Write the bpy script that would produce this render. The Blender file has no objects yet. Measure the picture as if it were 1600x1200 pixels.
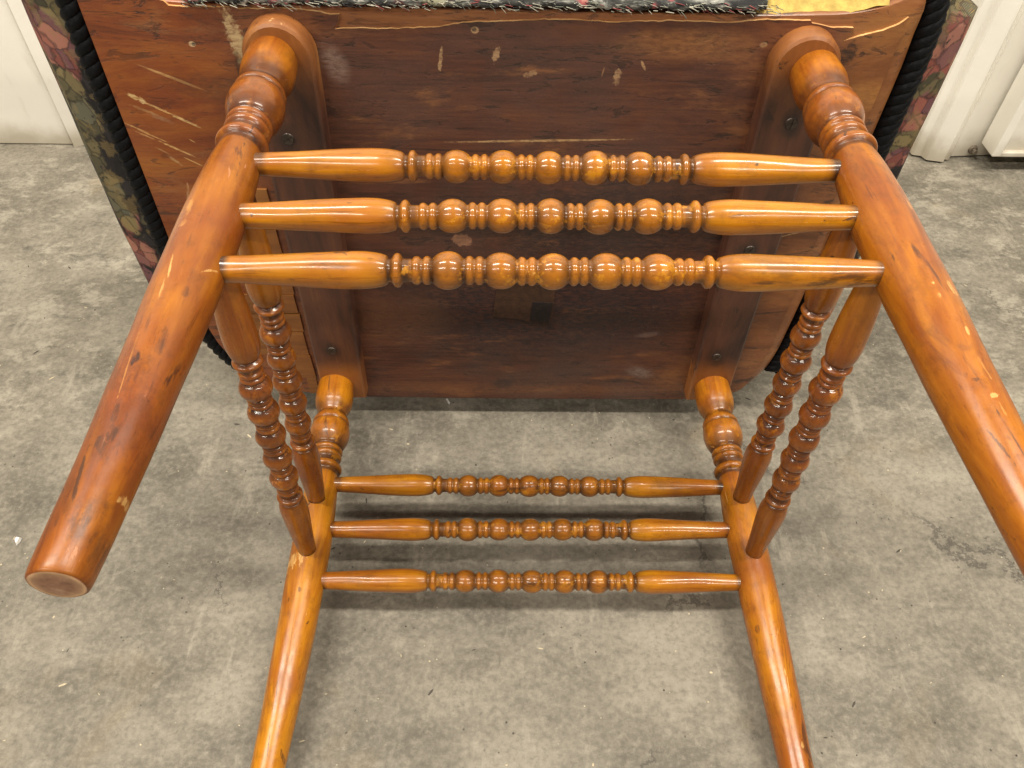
import bpy, bmesh, math, random
from mathutils import Vector, Matrix, noise
random.seed(7)
PI = math.pi
scn = bpy.context.scene
COL = scn.collection

# ---------------------------------------------------------------- camera
cam_d = bpy.data.cameras.new('camera')
cam_d.sensor_width = 36.0
cam_d.lens = 27.0
cam_d.clip_start = 0.01
cam_d.clip_end = 60
cam = bpy.data.objects.new('camera', cam_d)
COL.objects.link(cam)
cam.matrix_world = Matrix(((0.999877, -0.007616, -0.013737, -0.03130), (-0.003321, 0.752267, -0.658850, -0.61910), (0.015352, 0.658814, 0.752149, 0.76490), (0, 0, 0, 1)))
scn.camera = cam

# ---------------------------------------------------------------- light: ceiling tubes of a workshop
w = bpy.data.worlds.new('World'); scn.world = w
w.use_nodes = True
w.node_tree.nodes['Background'].inputs[0].default_value = (1.0, 0.94, 0.84, 1)
w.node_tree.nodes['Background'].inputs[1].default_value = 0.16
def lamp(name, loc, sx, sy, power, tgt=(0, 0, .2), col=(1.0, .93, .80)):
    d = bpy.data.lights.new(name, 'AREA'); d.shape = 'RECTANGLE'
    d.size = sx; d.size_y = sy; d.energy = power; d.color = col
    o = bpy.data.objects.new(name, d); COL.objects.link(o)
    o.location = loc
    dirv = (Vector(tgt) - Vector(loc))
    # keep the long axis along X
    zax = -dirv.normalized(); xax = Vector((1, 0, 0)); yax = zax.cross(xax).normalized(); xax = yax.cross(zax).normalized()
    o.matrix_world = Matrix.Translation(loc) @ Matrix((xax, yax, zax)).transposed().to_4x4()
    return o
lamp('ceiling_lamp', (-1.75, -2.30, 2.75), 2.3, .065, 60, (-.3, -.1, .2))
lamp('ceiling_lamp', (1.85, -2.30, 2.75), 2.0, .065, 48, (.3, -.1, .2))
lamp('ceiling_lamp', (-1.15, -.35, 2.9), 1.5, .22, 74, (-.3, -.1, .2))
lamp('ceiling_lamp', (1.15, -.35, 2.9), 1.5, .22, 74, (.3, -.1, .2))
vs = scn.view_settings
vs.view_transform = 'Standard'; vs.look = 'None'; vs.exposure = 0.0; vs.gamma = 1.0
scn.cycles.max_bounces = 6

# ---------------------------------------------------------------- node helpers
class NT:
    def __init__(s, name):
        s.m = bpy.data.materials.new(name); s.m.use_nodes = True
        s.t = s.m.node_tree; s.t.nodes.clear()
        s.out = s.t.nodes.new('ShaderNodeOutputMaterial')
        s.b = s.n('ShaderNodeBsdfPrincipled')
        s.t.links.new(s.b.outputs[0], s.out.inputs[0])
    def n(s, typ, **kw):
        x = s.t.nodes.new(typ)
        for k, v in kw.items(): setattr(x, k, v)
        return x
    def put(s, sock, v):
        if hasattr(v, 'is_linked') or hasattr(v, 'links'): s.t.links.new(v, sock)
        elif isinstance(v, (tuple, list)) and sock.type == 'RGBA' and len(v) == 3: sock.default_value = (*v, 1)
        else: sock.default_value = v
    def set(s, name, v): s.put(s.b.inputs[name], v)
    def coord(s, which='Object'): return s.n('ShaderNodeTexCoord').outputs[which]
    def map(s, v, scale=(1, 1, 1), rot=(0, 0, 0), loc=(0, 0, 0)):
        x = s.n('ShaderNodeMapping'); s.put(x.inputs[0], v)
        x.inputs['Scale'].default_value = scale; x.inputs['Rotation'].default_value = rot; x.inputs['Location'].default_value = loc
        return x.outputs[0]
    def noise(s, v, scale, detail=4, rough=.55, dist=0, col=False, lac=2.0):
        x = s.n('ShaderNodeTexNoise'); s.put(x.inputs['Vector'], v)
        x.inputs['Scale'].default_value = scale; x.inputs['Detail'].default_value = detail
        x.inputs['Roughness'].default_value = rough; x.inputs['Distortion'].default_value = dist
        return x.outputs['Color' if col else 'Fac']
    def vor(s, v, scale, feature='F1', out='Distance', rnd=1):
        x = s.n('ShaderNodeTexVoronoi', feature=feature); s.put(x.inputs['Vector'], v)
        x.inputs['Scale'].default_value = scale; x.inputs['Randomness'].default_value = rnd
        return x.outputs[out]
    def wave(s, v, scale, dist=0, detail=2, dirn='X'):
        x = s.n('ShaderNodeTexWave', bands_direction=dirn); s.put(x.inputs['Vector'], v)
        x.inputs['Scale'].default_value = scale; x.inputs['Distortion'].default_value = dist; x.inputs['Detail'].default_value = detail
        return x.outputs['Fac']
    def math(s, op, a, b=0.0, c=0.0, clamp=False):
        x = s.n('ShaderNodeMath', operation=op, use_clamp=clamp); s.put(x.inputs[0], a); s.put(x.inputs[1], b); s.put(x.inputs[2], c)
        return x.outputs[0]
    def vmath(s, op, a, b=(0, 0, 0)):
        x = s.n('ShaderNodeVectorMath', operation=op); s.put(x.inputs[0], a); s.put(x.inputs[1], b)
        return x.outputs['Value' if op in ('LENGTH', 'DISTANCE', 'DOT_PRODUCT') else 'Vector']
    def ramp(s, f, lo, hi, smooth=True):
        x = s.n('ShaderNodeMapRange', interpolation_type='SMOOTHSTEP' if smooth else 'LINEAR'); s.put(x.inputs[0], f)
        if lo <= hi: x.inputs[1].default_value, x.inputs[2].default_value, x.inputs[3].default_value, x.inputs[4].default_value = lo, hi, 0, 1
        else: x.inputs[1].default_value, x.inputs[2].default_value, x.inputs[3].default_value, x.inputs[4].default_value = hi, lo, 1, 0
        return x.outputs[0]
    def cramp(s, f, stops):
        x = s.n('ShaderNodeValToRGB'); s.put(x.inputs[0], f); e = x.color_ramp.elements
        while len(e) < len(stops): e.new(.5)
        for el, (p, c) in zip(e, stops): el.position = p; el.color = (*c, 1)
        return x.outputs[0]
    def mix(s, f, a, b, mode='MIX'):
        x = s.n('ShaderNodeMix', data_type='RGBA', blend_type=mode); s.put(x.inputs[0], f); s.put(x.inputs[6], a); s.put(x.inputs[7], b)
        return x.outputs[2]
    def attr(s, name): return s.n('ShaderNodeAttribute', attribute_name=name).outputs['Fac']
    def objcol(s): return s.n('ShaderNodeObjectInfo').outputs['Color']
    def objrand(s): return s.n('ShaderNodeObjectInfo').outputs['Random']
    def bump(s, h, strength=.3, dist=.001):
        x = s.n('ShaderNodeBump'); x.inputs['Strength'].default_value = strength; x.inputs['Distance'].default_value = dist
        s.put(x.inputs['Height'], h); s.t.links.new(x.outputs[0], s.b.inputs['Normal'])
        return x
    def blob(s, v, c, size, rot=0.0, soft=.35, wob=None, wamp=.5):
        """mask of one mark: an ellipse in the (x, z) plane of v, its rim broken by the noise colour wob"""
        d = s.vmath('SUBTRACT', v, c)
        x = s.map(d, (1, 1, 1), (0, -rot, 0))
        x = s.vmath('DIVIDE', x, (size[0], 1e3, size[1]))
        l = s.vmath('LENGTH', x)
        if wob is not None: l = s.math('ADD', l, s.math('MULTIPLY', s.math('SUBTRACT', wob, .5), wamp * 2))
        return s.ramp(l, 1 + soft, 1 - soft)

# ---------------------------------------------------------------- materials
def m_varnish(name='varnished_wood', marks=()):
    t = NT(name)
    co = t.vmath('ADD', t.coord(), t.vmath('SCALE', (1, 1, 1)))
    r = t.objrand()
    off = t.n('ShaderNodeCombineXYZ'); t.put(off.inputs[0], t.math('MULTIPLY', r, 3.1)); t.put(off.inputs[2], t.math('MULTIPLY', r, 7.7))
    co = t.vmath('ADD', t.coord(), off.outputs[0])
    g1 = t.noise(t.map(co, (1, 1, .045)), 150, 5, .6, .4)
    g2 = t.noise(t.map(co, (1, 1, .30)), 26, 4, .6, .6)
    g3 = t.noise(co, 9, 3, .6)
    base = t.cramp(t.math('ADD', t.math('MULTIPLY', g1, .45), t.math('MULTIPLY', g2, .55)),
                   [(.28, (.13, .034, .003)), (.43, (.28, .090, .005)), (.57, (.42, .165, .007)), (.76, (.52, .235, .014))])
    base = t.mix(t.ramp(g3, .40, .75), base, (.25, .068, .010))
    tu = t.attr('turned')
    base = t.mix(t.math('MULTIPLY', tu, t.ramp(g2, .2, .65)), base, (.255, .085, .010))
    # old dirt caught in the turned grooves
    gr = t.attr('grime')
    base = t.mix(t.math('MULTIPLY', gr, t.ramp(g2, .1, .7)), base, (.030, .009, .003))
    pore = t.noise(t.map(co, (1, 1, .05)), 520, 3, .6, .1)
    base = t.mix(t.math('MULTIPLY', t.ramp(pore, .58, .68), t.math('MULTIPLY', t.ramp(g3, .35, .60), .55)), base, (.095, .030, .006))
    blot = t.noise(t.map(co, (1, 1, .55), loc=(2, 8, 3)), 21, 8, .74, .4)
    base = t.mix(t.math('MULTIPLY', t.ramp(blot, .55, .64), .42), base, (.095, .034, .010))
    mt = t.noise(co, 75, 6, .72)
    base = t.mix(t.math('MULTIPLY', t.ramp(mt, .50, .64), t.math('ADD', .25, t.math('MULTIPLY', tu, .22))), base, (.085, .030, .007))
    base = t.mix(t.math('MULTIPLY', t.ramp(mt, .46, .36), t.math('MULTIPLY', tu, .7)), base, (.42, .170, .012))
    # smears of dark finish, dents, pale rubs
    sm = t.noise(t.map(co, (1, 1, .22)), 34, 6, .68, .9)
    base = t.mix(t.math('MULTIPLY', t.ramp(sm, .60, .68), .8), base, (.045, .017, .009))
    sp = t.noise(t.map(co, (1, 1, .5)), 115, 3, .6, .5)
    base = t.mix(t.math('MULTIPLY', t.ramp(sp, .685, .74), .85), base, (.03, .012, .008))
    rub = t.noise(t.map(co, (1, 1, .35), loc=(3, 5, 1)), 60, 6, .65, 1.2)
    rubm = t.math('MULTIPLY', t.ramp(rub, .665, .70), .75)
    base = t.mix(rubm, base, (.52, .25, .075))
    sc = t.noise(t.map(co, (1, 1, .06), (.25, .1, 0), (9, 2, 4)), 170, 2, .5, .3)
    base = t.mix(t.math('MULTIPLY', t.ramp(sc, .765, .79), .7), base, (.60, .33, .12))
    base = t.mix(1.0, base, t.objcol(), 'MULTIPLY')
    w3 = t.noise(t.map(t.coord(), (1, 1, .5)), 230, 5, .75); lo = t.coord()
    w4 = t.noise(t.map(t.coord(), (1, 1, .12)), 380, 3, .6)
    for (cx, cz, sx, sz, rot, col, amt, wamp, soft) in marks:
        mk = t.blob(lo, (cx, 0, cz), (sx, sz), rot, soft, w3, 1.9)
        base = t.mix(t.math('MULTIPLY', mk, t.math('MULTIPLY', t.math('ADD', .30, t.math('MULTIPLY', t.ramp(w4, .35, .60), .7)), amt)), base, col)
    t.set('Base Color', base)
    rr = t.math('ADD', t.math('MULTIPLY', t.noise(co, 45, 5, .7), .40), .14)
    rr = t.math('ADD', rr, t.math('MULTIPLY', t.math('MAXIMUM', gr, rubm), .2))
    t.set('Roughness', rr)
    gl = t.math('MAXIMUM', t.n('ShaderNodeObjectInfo').outputs['Alpha'], t.math('MULTIPLY', tu, .95))
    hz = t.noise(t.map(co, (1, 1, .4)), 32, 7, .72, .3)
    rr_ = t.math('MULTIPLY', t.math('MULTIPLY', t.ramp(hz, .42, .62), .16), t.math('SUBTRACT', 1.0, tu))
    t.set('Coat Weight', t.math('ADD', .25, t.math('MULTIPLY', gl, .5)))
    t.set('Coat Roughness', t.math('ADD', t.math('SUBTRACT', .30, t.math('MULTIPLY', gl, .20)), t.math('ADD', rr_, t.math('MULTIPLY', t.math('SUBTRACT', t.noise(co, 60, 5, .7), .5), .25))))
    t.set('Specular IOR Level', .25)
    h = t.math('ADD', t.math('MULTIPLY', t.noise(co, 120, 4, .6), .6), t.math('MULTIPLY', g1, .5))
    h = t.math('SUBTRACT', h, t.math('MULTIPLY', t.math('MAXIMUM', t.ramp(sp, .72, .77), rubm), .8))
    t.bump(h, .32, .0008)
    return t.m

def m_endgrain():
    t = NT('worn_foot_end')
    co = t.coord()
    n = t.noise(co, 90, 5, .65); n2 = t.noise(co, 320, 3, .6)
    rad = t.vmath('LENGTH', t.vmath('MULTIPLY', t.vmath('SUBTRACT', co, t.attr_vec('end')) if hasattr(t, 'attr_vec') else co, (1, 1, 0)))
    c = t.cramp(n, [(.3, (.17, .075, .04)), (.55, (.30, .15, .085)), (.75, (.50, .30, .19))])
    c = t.mix(t.attr('rim'), c, (.60, .36, .19))
    t.set('Base Color', c); t.set('Roughness', .6)
    t.bump(t.math('ADD', n, n2), .4, .001)
    return t.m

def board_nodes(t, co, kind):
    """red-brown old finish on the underside: grain runs across the seat (x)"""
    wob = t.noise(co, 55, 5, .65)
    wob2 = t.noise(t.map(co, (.35, 1, 1)), 330, 4, .7)
    g1 = t.noise(t.map(co, (.05, 1, 1)), 260, 5, .62, .25)
    g2 = t.noise(t.map(co, (.25, 1, 1)), 26, 8, .74, .6)
    g3 = t.noise(co, 7.5, 4, .6)
    if kind == 'veneer':
        c = t.cramp(t.math('ADD', t.math('MULTIPLY', g2, .65), t.math('MULTIPLY', g1, .35)),
                    [(.31, (.020, .007, .006)), (.44, (.078, .025, .014)), (.56, (.140, .046, .021)), (.72, (.225, .084, .032))])
    else:
        c = t.cramp(t.math('ADD', t.math('MULTIPLY', g2, .5), t.math('MULTIPLY', g1, .5)),
                    [(.27, (.12, .038, .014)), (.45, (.20, .072, .025)), (.62, (.28, .115, .043)), (.80, (.36, .17, .07))])
    return c, wob, wob2, g1, g2, g3

def m_veneer(marks, kind='veneer', name='old_seat_veneer'):
    t = NT(name)
    co = t.coord()
    c, wob, wob2, g1, g2, g3 = board_nodes(t, co, kind)
    sep = t.n('ShaderNodeSeparateXYZ'); t.put(sep.inputs[0], co); X, Z = sep.outputs[0], sep.outputs[2]
    # the finish is redder and brighter on the unbraced outer side, dull purple-brown in the middle, where stretcher shade is painted in too
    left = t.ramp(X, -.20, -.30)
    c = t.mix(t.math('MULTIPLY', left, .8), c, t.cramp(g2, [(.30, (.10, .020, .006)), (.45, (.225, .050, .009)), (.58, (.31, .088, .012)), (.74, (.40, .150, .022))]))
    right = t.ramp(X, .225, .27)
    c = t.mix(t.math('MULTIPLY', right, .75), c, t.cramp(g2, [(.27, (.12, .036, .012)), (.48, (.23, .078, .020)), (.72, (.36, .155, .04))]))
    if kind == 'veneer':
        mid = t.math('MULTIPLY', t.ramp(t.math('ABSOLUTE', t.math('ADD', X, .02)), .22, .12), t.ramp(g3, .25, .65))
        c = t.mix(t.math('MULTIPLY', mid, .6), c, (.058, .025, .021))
    # worm-dark flecks along the grain
    fl = t.noise(t.map(co, (.30, 1, 1), (0, .12, 0)), 95, 5, .66, .8)
    flm = t.math('MULTIPLY', t.ramp(fl, .57, .62), t.ramp(g3, .34, .54))
    c = t.mix(t.math('MULTIPLY', flm, .68), c, (.022, .010, .008))
    lc_ = t.noise(t.map(co, (.10, 1, 1), (0, .03, 0), (5, 0, 8)), 48, 6, .62, .35)
    ln = t.math('MULTIPLY', t.ramp(t.math('ABSOLUTE', t.math('SUBTRACT', lc_, .5)), .010, .002), t.ramp(g3, .42, .60))
    c = t.mix(t.math('MULTIPLY', ln, .75), c, (.016, .008, .006))
    pale = t.noise(t.map(co, (.25, 1, 1), (0, 0, 0), (1, 0, 4)), 34, 7, .7, .3)
    c = t.mix(t.math('MULTIPLY', t.ramp(pale, .54, .68), .6), c, (.27, .105, .036))
    # fine pale hair scratches across the grain
    s1 = t.noise(t.map(co, (.035, 1, 1), (0, -.22, 0), (2, 0, 3)), 210, 2, .5, .15)
    c = t.mix(t.math('MULTIPLY', t.ramp(s1, .775, .80), .75), c, (.60, .32, .12))
    s2 = t.noise(t.map(co, (1, 1, .22), (0, .2, 0), (6, 0, 1)), 60, 3, .6, .6)
    c = t.mix(t.math('MULTIPLY', t.ramp(s2, .735, .76), .7), c, (.46, .24, .11))
    rough = t.math('ADD', t.math('MULTIPLY', wob, .28), .34)
    wob3 = t.noise(co, 260, 4, .65); brk = t.math('ADD', .35, t.math('MULTIPLY', t.ramp(wob2, .36, .60), .65))
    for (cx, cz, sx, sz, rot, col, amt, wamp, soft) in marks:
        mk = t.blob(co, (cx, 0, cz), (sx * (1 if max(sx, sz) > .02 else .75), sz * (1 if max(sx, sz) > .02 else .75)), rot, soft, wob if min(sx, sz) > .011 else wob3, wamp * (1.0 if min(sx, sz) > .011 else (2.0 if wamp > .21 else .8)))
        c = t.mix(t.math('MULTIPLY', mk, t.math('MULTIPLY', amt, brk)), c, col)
    t.set('Base Color', c); t.set('Roughness', rough); t.set('Coat Weight', t.math('MULTIPLY', t.ramp(g3, .38, .58), .55)); t.set('Coat Roughness', t.math('ADD', .14, t.math('MULTIPLY', wob, .25)))
    h = t.math('ADD', t.math('MULTIPLY', g1, .5), t.math('MULTIPLY', wob, .7))
    h = t.math('SUBTRACT', h, flm)
    t.bump(h, .3, .0012)
    return t.m

def m_torn_edge():
    t = NT('raw_torn_wood')
    n = t.noise(t.map(t.coord(), (.3, 1, 1)), 140, 4, .7)
    t.set('Base Color', t.cramp(n, [(.3, (.34, .15, .05)), (.55, (.66, .38, .15)), (.8, (.80, .58, .30))])); t.set('Roughness', .75)
    return t.m

def m_runner():
    t = NT('runner_wood')
    co = t.coord()
    g1 = t.noise(t.map(co, (1, 1, .06)), 190, 5, .6, .3)
    g2 = t.noise(t.map(co, (1, 1, .3)), 22, 5, .65, .7)
    c = t.cramp(t.math('ADD', t.math('MULTIPLY', g2, .7), t.math('MULTIPLY', g1, .3)),
                [(.32, (.020, .008, .006)), (.46, (.056, .020, .012)), (.60, (.095, .034, .017)), (.78, (.17, .066, .026))])
    sep = t.n('ShaderNodeSeparateXYZ'); t.put(sep.inputs[0], co); Z = sep.outputs[2]
    # bare orange wood round both leg sockets
    ends = t.math('MAXIMUM', t.ramp(t.math('ADD', Z, t.math('MULTIPLY', g2, .06)), .45, .52), t.ramp(t.math('ADD', Z, t.math('MULTIPLY', g2, .05)), .15, .115))
    c = t.mix(t.math('MULTIPLY', ends, .85), c, t.cramp(g2, [(.3, (.16, .048, .012)), (.55, (.30, .105, .022)), (.8, (.42, .19, .05))]))
    wob = t.noise(co, 70, 5, .65)
    for (x, z) in SCREWS:
        mk = t.blob(co, (x, 0, z), (.0085, .012), 0, .7, wob, .9)
        c = t.mix(t.math('MULTIPLY', mk, .85), c, (.018, .010, .009))
    dk = t.noise(t.map(co, (1, 1, .5)), 60, 5, .65, .6)
    c = t.mix(t.math('MULTIPLY', t.ramp(dk, .63, .70), .8), c, (.025, .012, .009))
    pl = t.noise(t.map(co, (1, 1, .12), (0, .3, 0), (4, 1, 2)), 120, 3, .6, .3)
    c = t.mix(t.math('MULTIPLY', t.ramp(pl, .72, .75), .6), c, (.60, .36, .16))
    t.set('Base Color', c); t.set('Roughness', t.math('ADD', t.math('MULTIPLY', wob, .3), .32)); t.set('Coat Weight', .15); t.set('Coat Roughness', .25)
    t.bump(t.math('ADD', g1, wob), .3, .001)
    return t.m

def m_concrete():
    t = NT('worn_concrete')
    co = t.coord()
    big = t.noise(co, 2.2, 4, .6, .3)
    pat = t.noise(t.map(co, (.8, 1.25, 1), (0, 0, .15)), 7.5, 10, .70, .12)
    pat2 = t.noise(t.map(co, (1, 1.5, 1), (0, 0, -.4), (7, 3, 0)), 16, 10, .76, .15)
    fine = t.noise(co, 150, 6, .7)
    vfine = t.noise(co, 520, 3, .6)
    c = t.cramp(t.math('ADD', t.math('MULTIPLY', big, .35), t.math('MULTIPLY', pat, .65)),
                [(.33, (.108, .095, .075)), (.45, (.190, .170, .138)), (.54, (.280, .252, .208)), (.68, (.390, .355, .295))])
    # pale skin of laitance left in ragged flakes, stronger behind the chair
    sep = t.n('ShaderNodeSeparateXYZ'); t.put(sep.inputs[0], co)
    far = t.ramp(t.math('ADD', sep.outputs[1], t.math('MULTIPLY', big, .5)), .0, .55)
    fl = t.math('MULTIPLY', t.ramp(pat2, .50, .60), t.math('ADD', t.math('MULTIPLY', far, .55), .20))
    c = t.mix(fl, c, (.44, .402, .335))
    dk = t.math('MULTIPLY', t.ramp(t.noise(t.map(co, (.7, 1.5, 1), (0, 0, .3), (2, 9, 0)), 9, 10, .76, .15), .545, .68), t.math('ADD', t.math('MULTIPLY', far, .45), .38))
    c = t.mix(dk, c, (.075, .069, .060))
    br = t.noise(t.vmath('ADD', co, (3.1, 5.2, 0)), 4.2, 6, .62, .25)
    c = t.mix(t.math('MULTIPLY', t.ramp(br, .47, .64), .32), c, (.120, .108, .088))
    sk = t.noise(t.map(co, (3.5, .8, 1), (0, 0, .5)), 9, 9, .74, .2)
    c = t.mix(t.math('MULTIPLY', t.ramp(sk, .55, .68), .45), c, (.46, .42, .35))
    md = t.noise(t.map(co, (1, 1.3, 1), (0, 0, .6)), 46, 9, .78, .1)
    c = t.mix(t.math('MULTIPLY', t.ramp(md, .53, .66), .28), c, (.50, .455, .375))
    c = t.mix(t.math('MULTIPLY', t.ramp(md, .45, .35), .36), c, (.095, .085, .068))
    # yellow-brown stains
    st = t.math('MULTIPLY', t.ramp(t.noise(co, 6.5, 4, .6, .5), .60, .76), .35)
    c = t.mix(st, c, (.34, .255, .15))
    c = t.mix(t.math('MULTIPLY', t.math('SUBTRACT', fine, .5), 1.5, clamp=True), c, (.52, .47, .40))
    c = t.mix(t.math('MULTIPLY', t.math('SUBTRACT', .5, fine), 2.2, clamp=True), c, (.07, .062, .052))
    # pits and specks
    v = t.vor(co, 85); pit = t.math('MULTIPLY', t.ramp(v, .11, .06), t.ramp(t.noise(co, 14, 3), .50, .62))
    c = t.mix(t.math('MULTIPLY', pit, .8), c, (.045, .038, .030))
    v2 = t.vor(t.vmath('ADD', co, (4.2, 1.7, 0)), 60); spk = t.math('MULTIPLY', t.ramp(v2, .055, .03), t.ramp(t.noise(co, 11, 3), .48, .58))
    c = t.mix(t.math('MULTIPLY', spk, .8), c, (.75, .68, .52))
    # hairline cracks
    cv = t.vmath('ADD', co, t.vmath('MULTIPLY', t.noise(co, 4, 8, .72, col=True), (.30, .30, 0)))
    cr = t.vor(t.vmath('ADD', cv, (.37, .2, 0)), 1.15, 'DISTANCE_TO_EDGE')
    c = t.mix(t.math('MULTIPLY', t.ramp(cr, .0030, .0008), t.math('MULTIPLY', t.ramp(t.noise(co, 5, 3), .42, .52), .65)), c, (.07, .06, .05))
    c = t.mix(1.0, c, (.80, .795, .775), 'MULTIPLY')
    t.set('Base Color', c)
    t.set('Roughness', t.math('ADD', t.math('MULTIPLY', pat, .35), .42)); t.set('Specular IOR Level', .35)
    h = t.math('ADD', t.math('MULTIPLY', fine, .6), t.math('MULTIPLY', pat2, 1.2)); h = t.math('SUBTRACT', h, t.math('MULTIPLY', pit, 1.5))
    h = t.math('ADD', h, t.math('MULTIPLY', vfine, .25))
    t.bump(h, .45, .0016)
    return t.m

def m_white(name='chipped_white_paint', base=(.88, .845, .765)):
    t = NT(name)
    co = t.coord()
    n = t.noise(co, 6, 5, .6); f = t.noise(co, 70, 5, .65)
    c = t.mix(t.ramp(n, .35, .75), base, tuple(x * .93 for x in base))
    sep = t.n('ShaderNodeSeparateXYZ'); t.put(sep.inputs[0], co)
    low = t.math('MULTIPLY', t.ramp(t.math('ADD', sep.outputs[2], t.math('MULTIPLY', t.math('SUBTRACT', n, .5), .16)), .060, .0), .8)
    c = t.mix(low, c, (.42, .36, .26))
    ch = t.noise(co, 55, 6, .7, .6)
    c = t.mix(t.math('MULTIPLY', t.ramp(ch, .71, .74), .8), c, (.25, .19, .14))
    c = t.mix(t.math('MULTIPLY', t.ramp(t.noise(t.map(co, (1, 1, .3)), 22, 5, .6), .60, .72), .20), c, (.50, .43, .33))
    t.set('Base Color', c); t.set('Roughness', t.math('ADD', t.math('MULTIPLY', f, .25), .32))
    t.bump(t.math('ADD', f, t.math('MULTIPLY', n, 2)), .15, .002)
    return t.m

FLOWERS = [(-0.3978, 0.4874, .030, .020, .3, 'l'), (-0.4188, 0.4633, .034, .030, .5, 'r'), (-0.4157, 0.4451, .024, .020, .6, 'r'), (-0.4236, 0.4264, .03, .010, .2, 'd'),
 (-0.4174, 0.4277, .020, .012, .5, 'l'), (-0.4178, 0.3991, .022, .030, -.3, 'l'), (-0.4266, 0.3578, .018, .026, -.2, 'l'), (-0.4213, 0.3173, .020, .022, .3, 'l'), (-0.4173, 0.2828, .014, .026, -.2, 'l'),
 (-0.4209, 0.2346, .026, .024, 0, 'r'), (-0.4245, 0.1875, .016, .03, 0, 'r'),
 (0.3490, 0.4927, .030, .026, .2, 'l'), (0.3512, 0.4573, .030, .040, -.2, 'r'), (0.3467, 0.4280, .022, .020, .2, 'l'), (0.3482, 0.4063, .030, .022, .3, 'r'), (0.3457, 0.3769, .030, .014, .1, 'l'), (0.3451, 0.3597, .018, .014, .1, 'r'), (0.3711, 0.1682, .04, .05, 0, 'r')]
def m_tapestry():
    t = NT('floral_tapestry')
    co = t.coord()
    wv = t.noise(co, 38, 4, .6, col=True)
    cw = t.vmath('ADD', co, t.vmath('MULTIPLY', t.vmath('SUBTRACT', wv, (.5, .5, .5)), (.016, .016, .016)))
    f1 = t.vor(cw, 15); colr = t.vor(cw, 15, 'F1', 'Color')
    pet = t.vor(cw, 62); petc = t.vor(cw, 62, 'F1', 'Color')
    sr = t.n('ShaderNodeSeparateColor'); t.put(sr.inputs[0], colr)
    sp = t.n('ShaderNodeSeparateColor'); t.put(sp.inputs[0], petc)
    rose = t.cramp(sp.outputs[0], [(.0, (.15, .045, .045)), (.35, (.42, .13, .10)), (.6, (.56, .24, .17)), (.85, (.24, .10, .11))])
    leaf = t.cramp(sp.outputs[1], [(.0, (.060, .055, .034)), (.4, (.17, .145, .075)), (.7, (.36, .27, .12)), (.95, (.13, .14, .105))])
    dark = t.cramp(sp.outputs[2], [(.0, (.016, .014, .015)), (.6, (.026, .022, .022)), (1., (.05, .042, .045))])
    c = t.mix(t.ramp(f1, .52, .44), dark, t.mix(t.ramp(sr.outputs[0], .52, .53), leaf, rose))
    c = t.mix(t.math('MULTIPLY', t.ramp(t.vor(cw, 62, 'DISTANCE_TO_EDGE'), .10, .03), .75), c, (.018, .015, .016))
    wb = t.noise(co, 120, 4, .65)
    for (cx, cz, sx, sz, rot, kind) in FLOWERS:
        mk = t.blob(co, (cx, 0, cz), (sx * .85, sz * .85), rot, .14, wb, .55)
        mk = t.math('MULTIPLY', mk, t.ramp(wb, .28, .42))
        c = t.mix(mk, c, {'r': rose, 'l': leaf, 'd': dark}[kind])
    c = t.mix(t.math('MULTIPLY', t.ramp(t.vor(cw, 62, 'DISTANCE_TO_EDGE'), .09, .02), .5), c, (.014, .012, .013))
    # gold threads worked over some petals
    thr = t.wave(t.map(co, (0, .3, 1)), 330, 1.5, 2, 'Z')
    gold = t.math('MULTIPLY', t.ramp(t.noise(cw, 45, 3, .6), .52, .60), t.ramp(thr, .4, .7))
    c = t.mix(t.math('MULTIPLY', gold, .8), c, (.40, .28, .11))
    wz = t.wave(co, 480, .6, 1, 'Z'); wy = t.wave(co, 420, .6, 1, 'DIAGONAL')
    c = t.mix(t.math('MULTIPLY', wz, .35), c, (.012, .011, .012))
    c = t.mix(.10, c, (.09, .08, .07))
    t.set('Base Color', c); t.set('Roughness', .85); t.set('Specular IOR Level', .2)
    t.bump(t.math('ADD', t.math('ADD', wz, wy), t.math('MULTIPLY', f1, -1.0)), .5, .0012)
    return t.m

def m_simple(name, col, rough=.6, amp=.35, scale=90, bump=.3, metal=0, dark=None):
    t = NT(name); co = t.coord()
    n = t.noise(co, scale, 5, .65)
    c = t.mix(t.ramp(n, .3, .72), tuple(x * (1 - amp) for x in col) if dark is None else dark, col)
    t.set('Base Color', c); t.set('Roughness', rough); t.set('Metallic', metal)
    t.bump(n, bump, .001)
    if name == 'black_cord': t.set('Specular IOR Level', .15)
    return t.m

def m_lining():
    t = NT('torn_lining_cloth'); co = t.coord()
    n = t.noise(t.map(co, (.35, 1, 1)), 90, 6, .75, .5); n2 = t.noise(co, 30, 3, .6)
    c = t.cramp(n, [(.38, (.010, .010, .010)), (.49, (.045, .045, .040)), (.56, (.20, .20, .18)), (.66, (.55, .54, .48))])
    c = t.mix(t.ramp(n2, .58, .64), c, (.32, .075, .08))
    n3 = t.noise(t.vmath('ADD', co, (5, 2, 3)), 26, 4, .6)
    c = t.mix(t.math('MULTIPLY', t.ramp(n3, .52, .60), .8), c, (.012, .012, .014))
    c = t.mix(t.math('MULTIPLY', t.ramp(n3, .42, .34), .5), c, (.42, .40, .26))
    t.set('Base Color', c); t.set('Roughness', .9)
    t.bump(n, .6, .002)
    return t.m

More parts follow.
